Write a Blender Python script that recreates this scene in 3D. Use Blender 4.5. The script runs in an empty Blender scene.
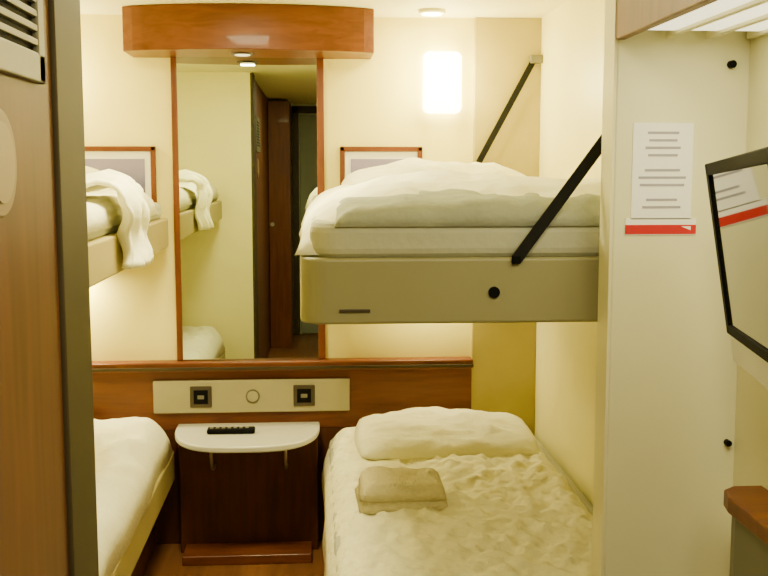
import bpy, bmesh, math, random
from mathutils import Vector, Matrix, noise
random.seed(4)
C = bpy.context.scene.collection

# ---------------------------------------------------------------- materials
def mat(name, col, rough=0.6, metal=0.0, var=0.04, scale=8, bump=0.0, bscale=60, emit=None, estr=0, spec=0.5, coat=0.0):
    m = bpy.data.materials.new(name); m.use_nodes = True
    nt = m.node_tree; b = nt.nodes['Principled BSDF']
    b.inputs['Roughness'].default_value = rough
    b.inputs['Metallic'].default_value = metal
    b.inputs['Specular IOR Level'].default_value = spec
    b.inputs['Coat Weight'].default_value = coat
    tc = nt.nodes.new('ShaderNodeTexCoord')
    n = nt.nodes.new('ShaderNodeTexNoise'); n.inputs['Scale'].default_value = scale; n.inputs['Detail'].default_value = 3
    nt.links.new(tc.outputs['Object'], n.inputs['Vector'])
    r = nt.nodes.new('ShaderNodeValToRGB')
    r.color_ramp.elements[0].position = 0.3; r.color_ramp.elements[1].position = 0.7
    r.color_ramp.elements[0].color = [max(0, c*(1-var)) for c in col]+[1]
    r.color_ramp.elements[1].color = [min(1, c*(1+var)) for c in col]+[1]
    nt.links.new(n.outputs['Fac'], r.inputs['Fac']); nt.links.new(r.outputs['Color'], b.inputs['Base Color'])
    if bump:
        n2 = nt.nodes.new('ShaderNodeTexNoise'); n2.inputs['Scale'].default_value = bscale; n2.inputs['Detail'].default_value = 4
        nt.links.new(tc.outputs['Object'], n2.inputs['Vector'])
        bp = nt.nodes.new('ShaderNodeBump'); bp.inputs['Strength'].default_value = bump; bp.inputs['Distance'].default_value = 0.01
        nt.links.new(n2.outputs['Fac'], bp.inputs['Height']); nt.links.new(bp.outputs['Normal'], b.inputs['Normal'])
    if emit:
        b.inputs['Emission Color'].default_value = list(emit)+[1]; b.inputs['Emission Strength'].default_value = estr
    return m

def wood(name, c1, c2, stretch=(14, 14, 1.2), rough=0.4, coat=0.05):
    m = bpy.data.materials.new(name); m.use_nodes = True
    nt = m.node_tree; b = nt.nodes['Principled BSDF']
    b.inputs['Roughness'].default_value = rough; b.inputs['Coat Weight'].default_value = coat
    b.inputs['Specular IOR Level'].default_value = 0.3
    tc = nt.nodes.new('ShaderNodeTexCoord'); mp = nt.nodes.new('ShaderNodeMapping')
    mp.inputs['Scale'].default_value = stretch
    n = nt.nodes.new('ShaderNodeTexNoise'); n.inputs['Scale'].default_value = 3; n.inputs['Detail'].default_value = 6; n.inputs['Distortion'].default_value = 0.6
    r = nt.nodes.new('ShaderNodeValToRGB')
    r.color_ramp.elements[0].position = 0.3; r.color_ramp.elements[1].position = 0.7
    r.color_ramp.elements[0].color = list(c1)+[1]; r.color_ramp.elements[1].color = list(c2)+[1]
    nt.links.new(tc.outputs['Object'], mp.inputs['Vector']); nt.links.new(mp.outputs['Vector'], n.inputs['Vector'])
    nt.links.new(n.outputs['Fac'], r.inputs['Fac']); nt.links.new(r.outputs['Color'], b.inputs['Base Color'])
    return m

M_wall = mat('cream_wall', (0.84, 0.74, 0.20), 0.55, var=0.02)
M_wallR = mat('cream_laminate', (0.87, 0.81, 0.36), 0.4, var=0.02)
M_part = mat('pale_panel', (0.76, 0.73, 0.43), 0.4, var=0.02)
M_pil = mat('beige_pilaster', (0.42, 0.34, 0.08), 0.5, var=0.04)
M_ceil = mat('ceiling_paint', (0.84, 0.79, 0.42), 0.6, var=0.01)
M_wood = wood('cherry_wood', (0.10, 0.026, 0.007), (0.165, 0.047, 0.012), (1.5, 14, 14))
M_woodV = wood('cherry_wood_vertical', (0.10, 0.026, 0.007), (0.165, 0.047, 0.012))
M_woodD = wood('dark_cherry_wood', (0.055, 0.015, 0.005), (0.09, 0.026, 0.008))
M_door = wood('door_veneer', (0.080, 0.026, 0.009), (0.135, 0.045, 0.015), (10, 10, 0.8), 0.5, 0.0)
M_darktrim = mat('olive_metal_trim', (0.045, 0.032, 0.013), 0.6, 0.0, spec=0.3)
M_floor = wood('floor_vinyl', (0.14, 0.055, 0.018), (0.22, 0.09, 0.03), (10, 1.2, 10), 0.4)
M_sheet = mat('white_linen', (0.86, 0.83, 0.58), 0.85, var=0.02, bump=0.35, bscale=45)
M_quilt = mat('quilted_duvet', (0.86, 0.82, 0.50), 0.9, var=0.05, scale=40, bump=1.0, bscale=32)
M_grey = mat('grey_blanket', (0.36, 0.38, 0.28), 0.9, var=0.10, scale=10, bump=0.3)
M_matt = mat('mattress_fabric', (0.44, 0.44, 0.31), 0.85, var=0.02, bump=0.2)
M_rail = mat('bunk_laminate', (0.27, 0.25, 0.115), 0.45, var=0.02)
M_railL = mat('bed_laminate', (0.38, 0.31, 0.10), 0.45, var=0.03)
M_black = mat('black_webbing', (0.012, 0.012, 0.010), 0.8, spec=0.1)
M_bp = mat('black_plastic', (0.005, 0.005, 0.005), 0.6, spec=0.05)
M_mirror = mat('mirror_glass', (0.64, 0.69, 0.54), 0.01, 1.0, var=0.0)
M_steel = mat('brushed_metal', (0.45, 0.43, 0.36), 0.35, 0.9)
M_greypl = mat('grey_plastic', (0.14, 0.13, 0.085), 0.45)
M_sock = mat('beige_socket_strip', (0.36, 0.32, 0.17), 0.4)
M_dkbr = mat('dark_bronze_plastic', (0.05, 0.035, 0.018), 0.4)
M_table = mat('white_table_laminate', (0.58, 0.57, 0.46), 0.25, var=0.01)
M_towel = mat('beige_towel', (0.68, 0.61, 0.34), 0.95, var=0.05, scale=60, bump=0.8, bscale=150)
M_paper = mat('notice_paper', (0.90, 0.88, 0.80), 0.6, var=0.0)
M_ink = mat('grey_ink', (0.34, 0.32, 0.36), 0.7)
M_red = mat('red_print', (0.55, 0.02, 0.015), 0.5, spec=0.2)
M_silver = mat('silver_plastic', (0.50, 0.50, 0.40), 0.35, 0.1)
M_screen = mat('tv_screen_glass', (0.02, 0.024, 0.02), 0.05, 0.0, var=0, spec=0.8, coat=0.6)
M_screen.node_tree.nodes['Principled BSDF'].inputs['IOR'].default_value = 2.0
M_lamp = mat('lamp_diffuser', (0.9, 0.85, 0.7), 0.5, emit=(1.0, 0.88, 0.50), estr=22)
M_lampdim = mat('downlight_glass', (0.8, 0.75, 0.55), 0.5, emit=(1.0, 0.85, 0.5), estr=2.0)
M_lamp2 = mat('soffit_diffuser', (0.9, 0.88, 0.75), 0.5, emit=(1.0, 0.92, 0.60), estr=2.0)
M_graycab = mat('grey_cabinet', (0.12, 0.12, 0.09), 0.45)

# ---------------------------------------------------------------- builders
def finish(me, name, m, smooth=False, parent=None):
    o = bpy.data.objects.new(name, me); C.objects.link(o)
    if m: me.materials.append(m)
    if smooth:
        for p in me.polygons: p.use_smooth = True
    if parent: o.parent = parent
    return o

def empty(name, loc=(0, 0, 0)):
    e = bpy.data.objects.new(name, None); C.objects.link(e); e.empty_display_size = 0.1
    return e

def box(name, x0, x1, y0, y1, z0, z1, m, bev=0.0, parent=None, seg=3):
    bm = bmesh.new(); bmesh.ops.create_cube(bm, size=1)
    for v in bm.verts:
        v.co = Vector(((x0+x1)/2+v.co.x*(x1-x0), (y0+y1)/2+v.co.y*(y1-y0), (z0+z1)/2+v.co.z*(z1-z0)))
    if bev: bmesh.ops.bevel(bm, geom=bm.edges[:], offset=bev, segments=seg, affect='EDGES', profile=0.5)
    me = bpy.data.meshes.new(name); bm.to_mesh(me); bm.free()
    return finish(me, name, m, False, parent)

def prism(name, pts, z0, z1, m, bev=0.0, parent=None, axis='z'):
    """extrude a 2-D outline"""
    bm = bmesh.new()
    def P(a, b, h): return (a, b, h) if axis == 'z' else ((h, a, b) if axis == 'x' else (a, h, b))
    vs = [bm.verts.new(P(a, b, z0)) for a, b in pts]
    f = bm.faces.new(vs)
    r = bmesh.ops.extrude_face_region(bm, geom=[f])
    d = Vector(P(0, 0, z1-z0))
    for g in r['geom']:
        if isinstance(g, bmesh.types.BMVert): g.co += d
    bmesh.ops.recalc_face_normals(bm, faces=bm.faces[:])
    if bev:
        big = [e for e in bm.edges if e.calc_face_angle(0) > 0.6]
        bmesh.ops.bevel(bm, geom=big, offset=bev, segments=3, affect='EDGES', profile=0.5)
    me = bpy.data.meshes.new(name); bm.to_mesh(me); bm.free()
    return finish(me, name, m, False, parent)

def rrect(x0, x1, y0, y1, r, n=8):
    pts = []
    for cx, cy, a in ((x1-r, y1-r, 0), (x0+r, y1-r, 90), (x0+r, y0+r, 180), (x1-r, y0+r, 270)):
        for i in range(n+1):
            t = math.radians(a+90*i/n); pts.append((cx+r*math.cos(t), cy+r*math.sin(t)))
    return pts

def cyl(name, p, r, d, axis, m, parent=None, seg=28, bev=0.0):
    pts = [(p[0]+r*math.cos(2*math.pi*i/seg), p[1]+r*math.sin(2*math.pi*i/seg)) for i in range(seg)]
    return prism(name, pts, p[2], p[2]+d, m, bev, parent, axis)

def soft(name, x0, x1, y0, y1, zb, zt, m, edge=0.06, amp=0.01, freq=6, res=0.015, extra=None, parent=None, seed=0):
    nx = max(8, int((x1-x0)/res)); ny = max(8, int((y1-y0)/res))
    bm = bmesh.new(); g = []
    for j in range(ny+1):
        row = []
        for i in range(nx+1):
            x = x0+(x1-x0)*i/nx; y = y0+(y1-y0)*j/ny
            dx = min(x-x0, x1-x); dy = min(y-y0, y1-y)
            fx = math.sqrt(max(0, 1-max(0, 1-dx/edge)**2)); fy = math.sqrt(max(0, 1-max(0, 1-dy/edge)**2))
            f = fx*fy
            p = Vector((x*freq+seed*7.3, y*freq*0.7+seed, seed*3.1))
            w = (1-abs(noise.noise(p))*2.2)*0.5 + noise.noise(p*2.7)*0.35 + noise.noise(p*0.4)*0.8
            z = zb+(zt-zb)*f + amp*w*f
            if extra: z += extra(x, y)*f
            ox = noise.noise(Vector((y*4, seed, z)))*0.010*(1 if i in (0, nx) else 0)
            row.append(bm.verts.new((x+ox, y, max(z, zb+0.001*f))))
        g.append(row)
    for j in range(ny):
        for i in range(nx):
            bm.faces.new((g[j][i], g[j][i+1], g[j+1][i+1], g[j+1][i]))
    be = [e for e in bm.edges if len(e.link_faces) == 1]
    bmesh.ops.holes_fill(bm, edges=be, sides=0)
    bmesh.ops.recalc_face_normals(bm, faces=bm.faces[:])
    me = bpy.data.meshes.new(name); bm.to_mesh(me); bm.free()
    return finish(me, name, m, True, parent)

def pillow(name, cx, cy, cz, w, l, h, m, rot=0.0, parent=None, seed=0, tilt=0):
    bm = bmesh.new(); n = 40
    for s in (1, -1):
        g = []
        for j in range(n+1):
            row = []
            for i in range(n+1):
                u = 2*i/n-1; v = 2*j/n-1
                x = u*(1-0.07*(v*v))*w/2; y = v*(1-0.07*(u*u))*l/2
                t = max(0, (1-u**4)*(1-v**4))**0.55
                q = Vector((u*2.3+seed, v*2.3, s*3+seed))
                z = s*h/2*t*(0.8+0.2*(1-u*u)*(1-v*v)) + 0.016*noise.noise(q)*t + 0.009*noise.noise(q*3)*t
                row.append(bm.verts.new((x, y, z)))
            g.append(row)
        for j in range(n):
            for i in range(n):
                f = (g[j][i], g[j][i+1], g[j+1][i+1], g[j+1][i])
                bm.faces.new(f if s > 0 else f[::-1])
    bmesh.ops.remove_doubles(bm, verts=bm.verts[:], dist=0.0008)
    me = bpy.data.meshes.new(name)
    bmesh.ops.transform(bm, matrix=Matrix.Translation((cx, cy, cz)) @ Matrix.Rotation(rot, 4, 'Z') @ Matrix.Rotation(tilt, 4, 'X'), verts=bm.verts[:])
    bm.to_mesh(me); bm.free()
    return finish(me, name, m, True, parent)

def ribbon(name, a, b, w, t, m, parent=None):
    a = Vector(a); b = Vector(b); d = (b-a).normalized(); n = d.cross(Vector((0, 1, 0))).normalized()
    bm = bmesh.new(); vs = []
    for p in (a, b):
        for s, q in ((-1, -1), (1, -1), (1, 1), (-1, 1)):
            vs.append(bm.verts.new(p+n*s*w/2+Vector((0, q*t/2, 0))))
    for f in ((0, 1, 2, 3), (7, 6, 5, 4), (0, 4, 5, 1), (1, 5, 6, 2), (2, 6, 7, 3), (3, 7, 4, 0)):
        bm.faces.new([vs[i] for i in f])
    bmesh.ops.recalc_face_normals(bm, faces=bm.faces[:])
    me = bpy.data.meshes.new(name); bm.to_mesh(me); bm.free()
    return finish(me, name, m, False, parent)

def tube(name, pts, r, m, parent=None):
    cu = bpy.data.curves.new(name, 'CURVE'); cu.dimensions = '3D'; cu.bevel_depth = r; cu.bevel_resolution = 4; cu.use_fill_caps = True
    s = cu.splines.new('BEZIER'); s.bezier_points.add(len(pts)-1)
    for p, q in zip(s.bezier_points, pts):
        p.co = q; p.handle_left_type = p.handle_right_type = 'AUTO'
    o = bpy.data.objects.new(name, cu); C.objects.link(o); cu.materials.append(m)
    if parent: o.parent = parent
    return o

# ---------------------------------------------------------------- room shell
H = 1.95
box('floor', -1.45, 0.95, -1.3, 3.9, -0.05, 0, M_floor)
box('ceiling', -1.45, 0.95, -1.3, 3.9, H, H+0.05, M_ceil)
box('wall_back', -1.45, 0.95, 3.8, 3.9, 0, H, M_wall)
box('wall_left', -1.45, -1.35, 1.5, 3.8, 0, H, M_wall)
box('wall_right', 0.83, 0.95, 1.92, 3.8, 0, H, M_wallR)
box('wall_front', -1.35, -0.355, 1.50, 1.58, 0, H, M_wallR)
box('wall_partition', 0.545, 0.95, 1.85, 1.92, 0, H, M_part, 0.004)
box('wall_corridor_right', 0.79, 0.95, -1.2, 1.85, 0, H, M_part)
box('wall_corridor_left', -0.50, -0.36, -1.2, 1.50, 0, H, M_door)
box('wall_entry', -0.50, 0.95, -1.3, -1.2, 0, H, M_part)
box('trim_pilaster', 0.585, 0.83, 3.775, 3.80, 0, H, M_pil, 0.003)
box('trim_partition_edge', 0.540, 0.5455, 1.851, 1.919, 0, H, M_part)

# bathroom door (near left) --------------------------------------------------
d = empty('bathroom_door')
box('leaf', -0.360, -0.350, 0.55, 1.42, 0.02, 1.93, M_door, 0.002, d)
box('jamb', -0.362, -0.343, 1.42, 1.582, 0, H-0.001, M_darktrim, 0.004, d)
v = empty('door_vent_grille')
box('frame_top', -0.350, -0.340, 0.95, 1.355, 1.70, 1.72, M_greypl, 0.003, v)
box('frame_bottom', -0.350, -0.340, 0.95, 1.355, 1.508, 1.545, M_greypl, 0.003, v)
box('frame_side_1', -0.350, -0.340, 1.325, 1.355, 1.508, 1.72, M_greypl, 0.003, v)
box('frame_side_2', -0.350, -0.340, 0.95, 0.98, 1.508, 1.72, M_greypl, 0.003, v)
box('dark_back', -0.351, -0.348, 0.97, 1.335, 1.54, 1.71, M_bp, 0, v)
for i in range(9):
    z = 1.553+i*0.0175
    box('slat_%d' % (i+1), -0.349, -0.341, 0.97, 1.335, z, z+0.008, M_greypl, 0.001, v)
e = empty('round_door_sign')
cyl('disc', (1.165, 1.408, -0.350), 0.060, 0.006, 'x', mat('sign_tan', (0.22, 0.14, 0.07), 0.5), e, 40, 0.002)
cyl('disc_inner', (1.165, 1.408, -0.344), 0.045, 0.002, 'x', mat('sign_tan2', (0.30, 0.21, 0.11), 0.5), e, 40)

# entry wardrobe & door behind the camera (seen only in the mirror) -----------
w = empty('entry_wardrobe')
box('body', -0.355, -0.19, -1.198, -0.5, 0, 1.93, M_woodV, 0.004, w)
cyl('knob', (-0.33, 0.98, -0.5), 0.015, 0.03, 'y', M_steel, w)
d1 = empty('door_1')
box('leaf', -0.12, 0.70, -1.198, -1.165, 0.01, 1.86, mat('entry_door_green', (0.22, 0.24, 0.17), 0.5), 0.004, d1)
box('jamb_1', -0.185, -0.13, -1.198, -1.15, 0, 1.93, M_darktrim, 0.003, d1)
box('jamb_2', 0.71, 0.77, -1.198, -1.15, 0, 1.93, M_darktrim, 0.003, d1)
box('head', -0.185, 0.77, -1.198, -1.15, 1.87, 1.93, M_darktrim, 0.003, d1)
cyl('handle_rose', (0.62, 1.0, -1.165), 0.025, 0.012, 'y', M_steel, d1)
tube('handle', [(0.62, -1.15, 1.0), (0.62, -1.11, 1.0), (0.52, -1.11, 1.0)], 0.009, M_steel, d1)

# ---------------------------------------------------------------- back wall
wp = empty('headboard_panelling')
box('panel', -1.348, 0.585, 3.775, 3.799, 0.44, 0.665, M_wood, 0.002, wp)
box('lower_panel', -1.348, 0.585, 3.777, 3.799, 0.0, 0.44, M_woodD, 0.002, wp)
box('ledge', -1.348, 0.585, 3.735, 3.799, 0.665, 0.70, M_wood, 0.006, wp)
box('ledge_lip', -1.348, 0.585, 3.728, 3.736, 0.672, 0.682, M_darktrim, 0.001, wp)

mi = empty('wall_mirror')
box('glass', -0.49, 0.012, 3.772, 3.779, 0.702, 1.80, M_mirror, 0, mi)
box('frame_side_1', -0.510, -0.489, 3.765, 3.799, 0.702, 1.80, M_woodV, 0.003, mi)
box('frame_side_2', 0.010, 0.036, 3.765, 3.799, 0.702, 1.80, M_woodV, 0.003, mi)
box('backing', -0.49, 0.012, 3.779, 3.799, 0.702, 1.80, M_woodV, 0, mi)

pv = empty('curved_wooden_pelmet')
xa, xb = -0.645, 0.208
pts = [(xa, 3.799), (xa, 3.60)]
for i in range(25):
    t = i/24; x = xa+(xb-xa)*t; pts.append((x, 3.60-0.09*math.sin(math.pi*t)**0.7))
pts += [(xb, 3.60), (xb, 3.799)]
q = []
for p in pts:
    if not q or (abs(p[0]-q[-1][0])+abs(p[1]-q[-1][1])) > 1e-5: q.append(p)
prism('fascia', q, 1.80, 1.9485, M_wood, 0.003, pv)
cyl('downlight_trim', (-0.245, 3.63, 1.794), 0.040, 0.007, 'z', M_dkbr, pv)
cyl('downlight_lens', (-0.245, 3.63, 1.792), 0.026, 0.006, 'z', M_lampdim, pv)

# socket strip
ss = empty('socket_strip')
box('plate', -0.60, 0.125, 3.760, 3.774, 0.505, 0.628, M_sock, 0.004, ss)
for k, cx in enumerate((-0.425, -0.045)):
    box('socket_frame_%d' % (k+1), cx-0.04, cx+0.04, 3.753, 3.761, 0.527, 0.607, M_dkbr, 0.004, ss)
    box('socket_well_%d' % (k+1), cx-0.026, cx+0.026, 3.751, 3.754, 0.541, 0.593, M_bp, 0.001, ss)
    box('socket_insert_%d' % (k+1), cx-0.012, cx+0.012, 3.749, 3.752, 0.56, 0.574, M_greypl, 0.001, ss)
cyl('switch', (-0.235, 0.567, 3.752), 0.02, 0.009, 'y', M_sock, ss)
cyl('switch_ring', (-0.235, 0.567, 3.756), 0.026, 0.005, 'y', M_greypl, ss)

# half-moon table
tb = empty('half_moon_bedside_table')
tx0, tx1 = -0.512, 0.012
cxm = (tx0+tx1)/2; hw = (tx1-tx0)/2
pts = [(tx1, 3.773)]
for i in range(33):
    a = math.pi*i/32
    pts.append((cxm+hw*(abs(math.cos(a))**0.65)*(1 if math.cos(a) > 0 else -1), 3.72-0.29*math.sin(a)**0.9))
pts.append((tx0, 3.773))
prism('top', pts, 0.442, 0.464, M_table, 0.006, tb)
for k, x in enumerate((-0.37, -0.11)):
    tube('bracket_%d' % (k+1), [(x, 3.675, 0.33), (x, 3.60, 0.34), (x, 3.555, 0.38), (x, 3.54, 0.44)], 0.006, M_steel, tb)
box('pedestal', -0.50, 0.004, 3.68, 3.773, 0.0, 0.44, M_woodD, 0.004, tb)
box('plinth', -0.48, -0.02, 3.55, 3.68, 0.0, 0.035, M_wood, 0.004, tb)

rc = empty('remote_control')
box('body', -0.39, -0.22, 3.60, 3.645, 0.4645, 0.483, M_bp, 0.006, rc)
for i in range(7):
    box('key_%d' % (i+1), -0.38+i*0.021, -0.368+i*0.021, 3.612, 3.634, 0.482, 0.485, M_greypl, 0.001, rc)

# pictures
M_pic = bpy.data.materials.new('landscape_print'); M_pic.use_nodes = True
nt = M_pic.node_tree; b = nt.nodes['Principled BSDF']; b.inputs['Roughness'].default_value = 0.5
tc = nt.nodes.new('ShaderNodeTexCoord'); sp = nt.nodes.new('ShaderNodeSeparateXYZ'); r = nt.nodes.new('ShaderNodeValToRGB')
nn = nt.nodes.new('ShaderNodeTexNoise'); nn.inputs['Scale'].default_value = 14
ma = nt.nodes.new('ShaderNodeMath'); ma.operation = 'MULTIPLY_ADD'; ma.inputs[1].default_value = 0.25
nt.links.new(tc.outputs['Generated'], sp.inputs[0]); nt.links.new(tc.outputs['Object'], nn.inputs['Vector'])
nt.links.new(nn.outputs['Fac'], ma.inputs[0]); nt.links.new(sp.outputs['Z'], ma.inputs[2]); nt.links.new(ma.outputs[0], r.inputs['Fac'])
cr = r.color_ramp; cr.elements[0].position = 0.3; cr.elements[0].color = (0.20, 0.18, 0.10, 1)
cr.elements[1].position = 1.0; cr.elements[1].color = (0.26, 0.22, 0.40, 1)
x_ = cr.elements.new(0.6); x_.color = (0.12, 0.11, 0.24, 1)
x_ = cr.elements.new(0.8); x_.color = (0.20, 0.18, 0.36, 1)
nt.links.new(r.outputs['Color'], b.inputs['Base Color'])
for k, (xa, xb) in enumerate(((0.093, 0.396), (-0.876, -0.573))):
    p = empty('framed_picture')
    z0, z1 = 1.21, 1.485
    box('frame_top', xa, xb, 3.78, 3.799, z1-0.018, z1, M_wood, 0.003, p)
    box('frame_bottom', xa, xb, 3.78, 3.799, z0, z0+0.018, M_wood, 0.003, p)
    box('frame_side_1', xa, xa+0.018, 3.78, 3.799, z0, z1, M_woodV, 0.003, p)
    box('frame_side_2', xb-0.018, xb, 3.78, 3.799, z0, z1, M_woodV, 0.003, p)
    box('mount', xa+0.01, xb-0.01, 3.79, 3.799, z0+0.01, z1-0.01, M_paper, 0, p)
    box('print', xa+0.04, xb-0.04, 3.786, 3.791, z0+0.035, z1-0.045, M_pic, 0, p)

def area(name, loc, sx, sy, power, rot, col=(1, 0.84, 0.55), parent=None):
    l = bpy.data.lights.new(name, 'AREA'); l.shape = 'RECTANGLE'; l.size = sx; l.size_y = sy; l.energy = power; l.color = col
    o = bpy.data.objects.new(name, l); C.objects.link(o); o.location = loc; o.rotation_euler = rot
    if parent: o.parent = parent
    return o
def point(name, loc, rad, power, col, parent=None):
    l = bpy.data.lights.new(name, 'POINT'); l.shadow_soft_size = rad; l.energy = power; l.color = col
    o = bpy.data.objects.new(name, l); C.objects.link(o); o.location = loc
    if parent: o.parent = parent
    return o
WARM = (1.0, 0.85, 0.38)
for cx in (0.465, -0.97):
    p = empty('wall_lamp')
    box('shade', cx-0.07, cx+0.07, 3.735, 3.79, 1.605, 1.825, M_lamp, 0.022, p)
    box('base', cx-0.04, cx+0.04, 3.788, 3.799, 1.65, 1.78, M_steel, 0.002, p)
    point('bulb', (cx, 3.68, 1.715), 0.04, 11.0, WARM, p)
for cx, pw in ((-0.95, 10.0), (0.42, 3.5)):
    p = empty('reading_lamp')
    box('body', cx-0.14, cx+0.14, 3.70, 3.799, 1.04, 1.075, M_steel, 0.006, p)
    box('diffuser', cx-0.13, cx+0.13, 3.71, 3.79, 1.033, 1.041, M_lamp, 0.002, p)
    area('tube', (cx, 3.74, 1.028), 0.24, 0.06, pw, (0, 0, 0), WARM, p)

for (cx, cy, pw, sz) in ((-0.26, 2.7, 28, 0.30), (0.41, 3.62, 3.0, 0.07), (0.2, 0.75, 13, 0.30)):  # mid-cabin and corridor lamps are unseen, added for brightness; small downlight is real
    p = empty('ceiling_lamp_and_fill')
    cyl('trim_ring', (cx, cy, 1.938), sz/2+0.012, 0.011, 'z', M_ceil, p, 36)
    cyl('lens', (cx, cy, 1.934), sz/2, 0.008, 'z', M_lamp, p, 36)
    area('bulb', (cx, cy, 1.928), sz, sz, pw, (0, 0, 0), (1, 0.90, 0.50), p)
area('pelmet_bulb', (-0.245, 3.63, 1.788), 0.05, 0.05, 1.5, (0, 0, 0), WARM, pv)

# ---------------------------------------------------------------- upper bunk (right)
ub = empty('upper_bunk_bed')
ux0, ux1, uy0, uy1 = -0.03, 0.825, 1.955, 3.77
prism('frame', rrect(ux0, ux1, uy0, uy1, 0.05), 1.104, 1.232, M_rail, 0.006, ub)
cyl('lock_hole', (0.345, 1.165, uy0-0.005), 0.011, 0.006, 'y', M_bp, ub)
box('latch_slot', 0.045, 0.105, uy0-0.004, uy0+0.002, 1.128, 1.134, M_dkbr, 0.001, ub)
prism('mattress', rrect(ux0+0.02, ux1-0.005, uy0+0.008, uy1-0.01, 0.06), 1.230, 1.300, M_matt, 0.02, ub)
def mound(x, y):
    front = max(0.0, min(1.0, (2.22-y)/0.15))
    right = max(0.0, min(1.0, (x-0.06)/0.10))
    return 0.034*math.exp(-((x-0.28)/0.26)**2-((y-2.55)/0.30)**2) + 0.010*math.sin(x*5.0+y*2) - 0.03*max(0, 0.16-x)/0.16 - 0.035*front*right
soft('duvet', ux0-0.008, ux1-0.005, uy0+0.035, uy1-0.35, 1.236, 1.350, M_sheet, 0.11, 0.018, 8, 0.012, mound, ub, 2)
soft('folded_blanket', 0.035, ux1-0.004, uy0+0.004, 2.30, 1.292, 1.338, M_grey, 0.045, 0.020, 8, 0.009, lambda x, y: 0.006*math.sin(y*40+x*3)+0.012*(x-0.3), ub, 5)
pillow('pillow', 0.40, 3.42, 1.355, 0.62, 0.42, 0.14, M_sheet, 0.05, ub, 3)
ribbon('strap_near', (0.386, 1.948, 1.228), (0.815, 1.948, 1.815), 0.022, 0.004, M_black, ub)
ribbon('strap_far', (0.50, 3.755, 1.24), (0.795, 3.755, 1.79), 0.022, 0.004, M_black, ub)
for y in (1.948, 3.755):
    box('strap_anchor', 0.785, 0.829, y-0.015, y+0.015, 1.785, 1.815, M_greypl, 0.003, ub)
box('strap_buckle', 0.378, 0.395, 1.945, 1.954, 1.220, 1.236, M_bp, 0.002, ub)

# ---------------------------------------------------------------- upper bunk (left)
ul = empty('upper_bunk_bed')
prism('frame', rrect(-1.34, -0.525, 1.62, 3.77, 0.05), 1.125, 1.228, M_railL, 0.006, ul)
prism('mattress', rrect(-1.335, -0.545, 1.63, 3.76, 0.06), 1.225, 1.285, M_matt, 0.02, ul)
soft('duvet', -1.33, -0.535, 1.64, 3.60, 1.250, 1.325, M_sheet, 0.07, 0.02, 7, 0.016, None, ul, 8)
pillow('pillow', -0.95, 3.48, 1.345, 0.6, 0.42, 0.14, M_sheet, 0.0, ul, 6)
ribbon('strap_far', (-0.98, 3.755, 1.24), (-1.335, 3.755, 1.80), 0.020, 0.004, M_black, ul)
ribbon('strap_near', (-0.98, 1.61, 1.232), (-1.335, 1.61, 1.80), 0.020, 0.004, M_black, ul)

def drape(name, y0, y1, m, xr, ztop, zout):
    prof = []
    prof += [(xr-0.34+i*0.04, ztop+0.01+0.012*math.sin(i)) for i in range(8)]
    for i in range(7):
        a = math.radians(90-15*i); prof.append((xr-0.03+0.045*math.cos(a), ztop-0.035+0.045*math.sin(a)))
    n = 12
    for i in range(1, n+1):
        prof.append((xr+0.018+0.008*math.sin(i*0.7), ztop-0.035-(ztop-0.035-zout)*i/n))
    bm = bmesh.new(); g = []; ny = 36
    for j in range(ny+1):
        t = j/ny; row = []
        for i, (x, z) in enumerate(prof):
            y = y0+(y1-y0)*t + 0.02*math.sin(i*0.35)
            k = max(0, i-9)/16
            fold = 0.016*math.sin(t*22+i*0.12)*(0.35+k)+0.01*noise.noise(Vector((t*6, i*0.3, 1)))
            row.append(bm.verts.new((x+fold*(0.3 if i < 9 else 1)+0.012, y, z+(fold*0.8 if i < 9 else 0)+0.03*math.sin(t*3.1)*(1 if i < 10 else 1-k))))
        g.append(row)
    for j in range(ny):
        for i in range(len(prof)-1):
            bm.faces.new((g[j][i], g[j][i+1], g[j+1][i+1], g[j+1][i]))
    me = bpy.data.meshes.new(name); bm.to_mesh(me); bm.free()
    o = finish(me, name, m, True)
    s = o.modifiers.new('thick', 'SOLIDIFY'); s.thickness = 0.012; s.offset = 0
    return o
drape('draped_towel', 2.74, 3.02, M_sheet, -0.525, 1.345, 1.14)

# ---------------------------------------------------------------- lower bed (right)
lb = empty('single_bed')
prism('base', rrect(0.05, 0.825, 1.94, 3.765, 0.05), 0.0, 0.30, M_railL, 0.006, lb)
prism('mattress', rrect(0.045, 0.825, 1.945, 3.765, 0.07), 0.30, 0.42, M_matt, 0.03, lb)
def sag(x, y):
    p = Vector((x*26, y*22, 4.0))
    return 0.010*math.sin(x*9+y*3)*math.sin(y*4) - 0.02*max(0, (0.15-x))/0.15 + 0.009*noise.noise(p) + 0.006*noise.noise(p*2.1)
soft('duvet', 0.020, 0.815, 1.935, 3.76, 0.27, 0.462, M_quilt, 0.09, 0.020, 11, 0.008, sag, lb, 11)
pillow('pillow', 0.44, 3.44, 0.487, 0.62, 0.42, 0.125, M_sheet, -0.03, lb, 9, 0.08)
ft = empty('folded_towel')
soft('layer_1', 0.115, 0.365, 2.70, 2.93, 0.470, 0.507, M_towel, 0.035, 0.008, 12, 0.008, None, ft, 3)
soft('layer_2', 0.12, 0.36, 2.705, 2.92, 0.502, 0.540, M_towel, 0.035, 0.012, 14, 0.008, None, ft, 4)

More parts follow.
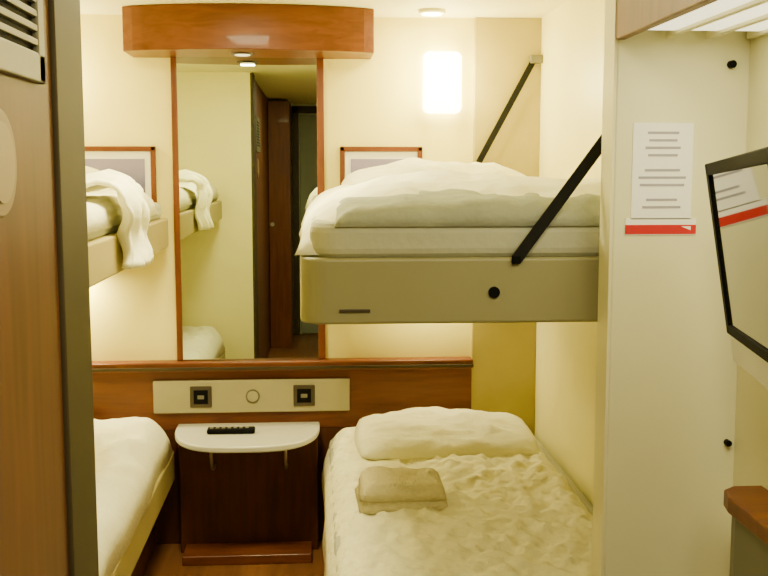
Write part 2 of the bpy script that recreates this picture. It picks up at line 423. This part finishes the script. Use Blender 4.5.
# lower bed (left)
ll = empty('single_bed')
prism('base', rrect(-1.34, -0.60, 1.62, 3.765, 0.05), 0.0, 0.27, M_woodD, 0.006, ll)
prism('side_rail', rrect(-1.34, -0.522, 1.60, 3.765, 0.05), 0.265, 0.375, M_railL, 0.008, ll)
prism('mattress', rrect(-1.34, -0.55, 1.63, 3.765, 0.07), 0.375, 0.43, M_matt, 0.03, ll)
soft('duvet', -1.33, -0.522, 1.64, 3.72, 0.375, 0.505, M_sheet, 0.10, 0.030, 8, 0.012, lambda x, y: 0.035*math.exp(-((y-3.3)/0.3)**2-((x+0.85)/0.25)**2), ll, 15)
pillow('pillow', -1.05, 3.52, 0.510, 0.54, 0.36, 0.09, M_sheet, 0.02, ll, 12)

# ---------------------------------------------------------------- notices
nb = empty('safety_notice')
yy = 1.85
box('paper', 0.578, 0.690, yy-0.002, yy, 1.31, 1.485, M_paper, 0, nb)
box('red_bar', 0.568, 0.700, yy-0.003, yy-0.0005, 1.283, 1.300, M_red, 0, nb)
box('paper_foot', 0.568, 0.700, yy-0.002, yy, 1.281, 1.312, M_paper, 0, nb)
for i in range(11):
    wd = random.uniform(0.024, 0.046)
    if i in (4, 8): continue
    z = 1.465-i*0.0135
    box('text_line_%d' % (i+1), 0.634-wd, 0.634+wd, yy-0.0026, yy-0.001, z, z+0.0045, M_ink, 0, nb)
prism('logo_mark', [(0.672, 1.297), (0.690, 1.290), (0.690, 1.297)], yy-0.0034, yy-0.0029, M_paper, 0, nb, 'y')

# ---------------------------------------------------------------- television
tv = empty('wall_mounted_television')
def tvbox(name, a0, a1, b0, b1, c0, c1, m, bev=0):
    o = box(name, a0, a1, b0, b1, c0, c1, m, bev); o.parent = tv; return o
tvbox('housing', 0.0, 0.030, -0.25, 0.25, -0.172, 0.145, M_silver, 0.01)
tvbox('bezel_top', -0.008, 0.012, -0.247, 0.250, 0.128, 0.147, M_bp, 0.002)
tvbox('bezel_bottom', -0.008, 0.004, -0.247, 0.247, -0.128, -0.112, M_bp, 0.002)
tvbox('bezel_side_1', -0.008, 0.012, 0.228, 0.252, -0.128, 0.147, M_bp, 0.002)
tvbox('bezel_side_2', -0.008, 0.004, -0.250, -0.230, -0.128, 0.145, M_bp, 0.002)
tvbox('screen', -0.004, 0.003, -0.24, 0.24, -0.12, 0.135, M_screen)
tvbox('speaker_bar', -0.006, 0.02, -0.24, 0.24, -0.172, -0.128, M_silver, 0.004)
tvbox('mount_plate', 0.030, 0.045, -0.06, 0.06, -0.06, 0.06, M_bp, 0.003)
tvbox('mount_arm', 0.040, 0.16, -0.02, 0.02, -0.02, 0.02, M_bp, 0.003)
tv.location = (0.594, 1.36, 1.274)
tv.rotation_euler = (math.radians(-2), math.radians(-9), math.radians(-13))

# ---------------------------------------------------------------- desk & soffit (right)
dk = empty('writing_desk')
prism('top', [(0.788, 0.4), (0.788, 1.72), (0.735, 1.72), (0.710, 1.70), (0.702, 1.66), (0.702, 0.4)], 0.815, 0.845, M_wood, 0.004, dk)
prism('cabinet', [(0.788, 0.42), (0.788, 1.71), (0.745, 1.71), (0.722, 1.69), (0.712, 1.65), (0.712, 0.42)], 0.0, 0.815, M_graycab, 0.003, dk)
hk = empty('wall_bolt')
cyl('head', (0.775, 0.888, 1.838), 0.006, 0.012, 'y', M_bp, hk)

sf = empty('overhead_light_shelf')
box('fascia', 0.541, 0.559, 0.3, 1.848, 1.632, 1.95-0.001, M_woodV, 0.003, sf)
box('body', 0.559, 0.788, 0.3, 1.848, 1.655, 1.70, M_part, 0.002, sf)
for i in range(3):
    xa = 0.565+i*0.075
    box('diffuser_%d' % (i+1), xa, xa+0.062, 0.4, 1.78, 1.640, 1.656, M_lamp2, 0.003, sf)
    box('divider_%d' % (i+1), xa+0.063, xa+0.073, 0.35, 1.84, 1.634, 1.656, M_part, 0.002, sf)
area('tube', (0.665, 1.1, 1.630), 0.2, 1.2, 5, (0, 0, 0), (1, 0.93, 0.60), sf)
ch = empty('coat_hook')
cyl('rose', (0.755, 1.59, 1.838), 0.007, 0.012, 'y', M_bp, ch)

# ---------------------------------------------------------------- world & camera
wd = bpy.data.worlds.new('World'); bpy.context.scene.world = wd; wd.use_nodes = True
wd.node_tree.nodes['Background'].inputs[0].default_value = (0.9, 0.8, 0.55, 1); wd.node_tree.nodes['Background'].inputs[1].default_value = 0.2
cd = bpy.data.cameras.new('camera'); cam = bpy.data.objects.new('camera', cd); C.objects.link(cam)
cd.sensor_width = 36; cd.lens = 48.1; cd.clip_start = 0.02
cam.location = (0, 0, 1.4)
cam.rotation_euler = (math.radians(90-6.56), 0, math.radians(-3.85))
bpy.context.scene.camera = cam
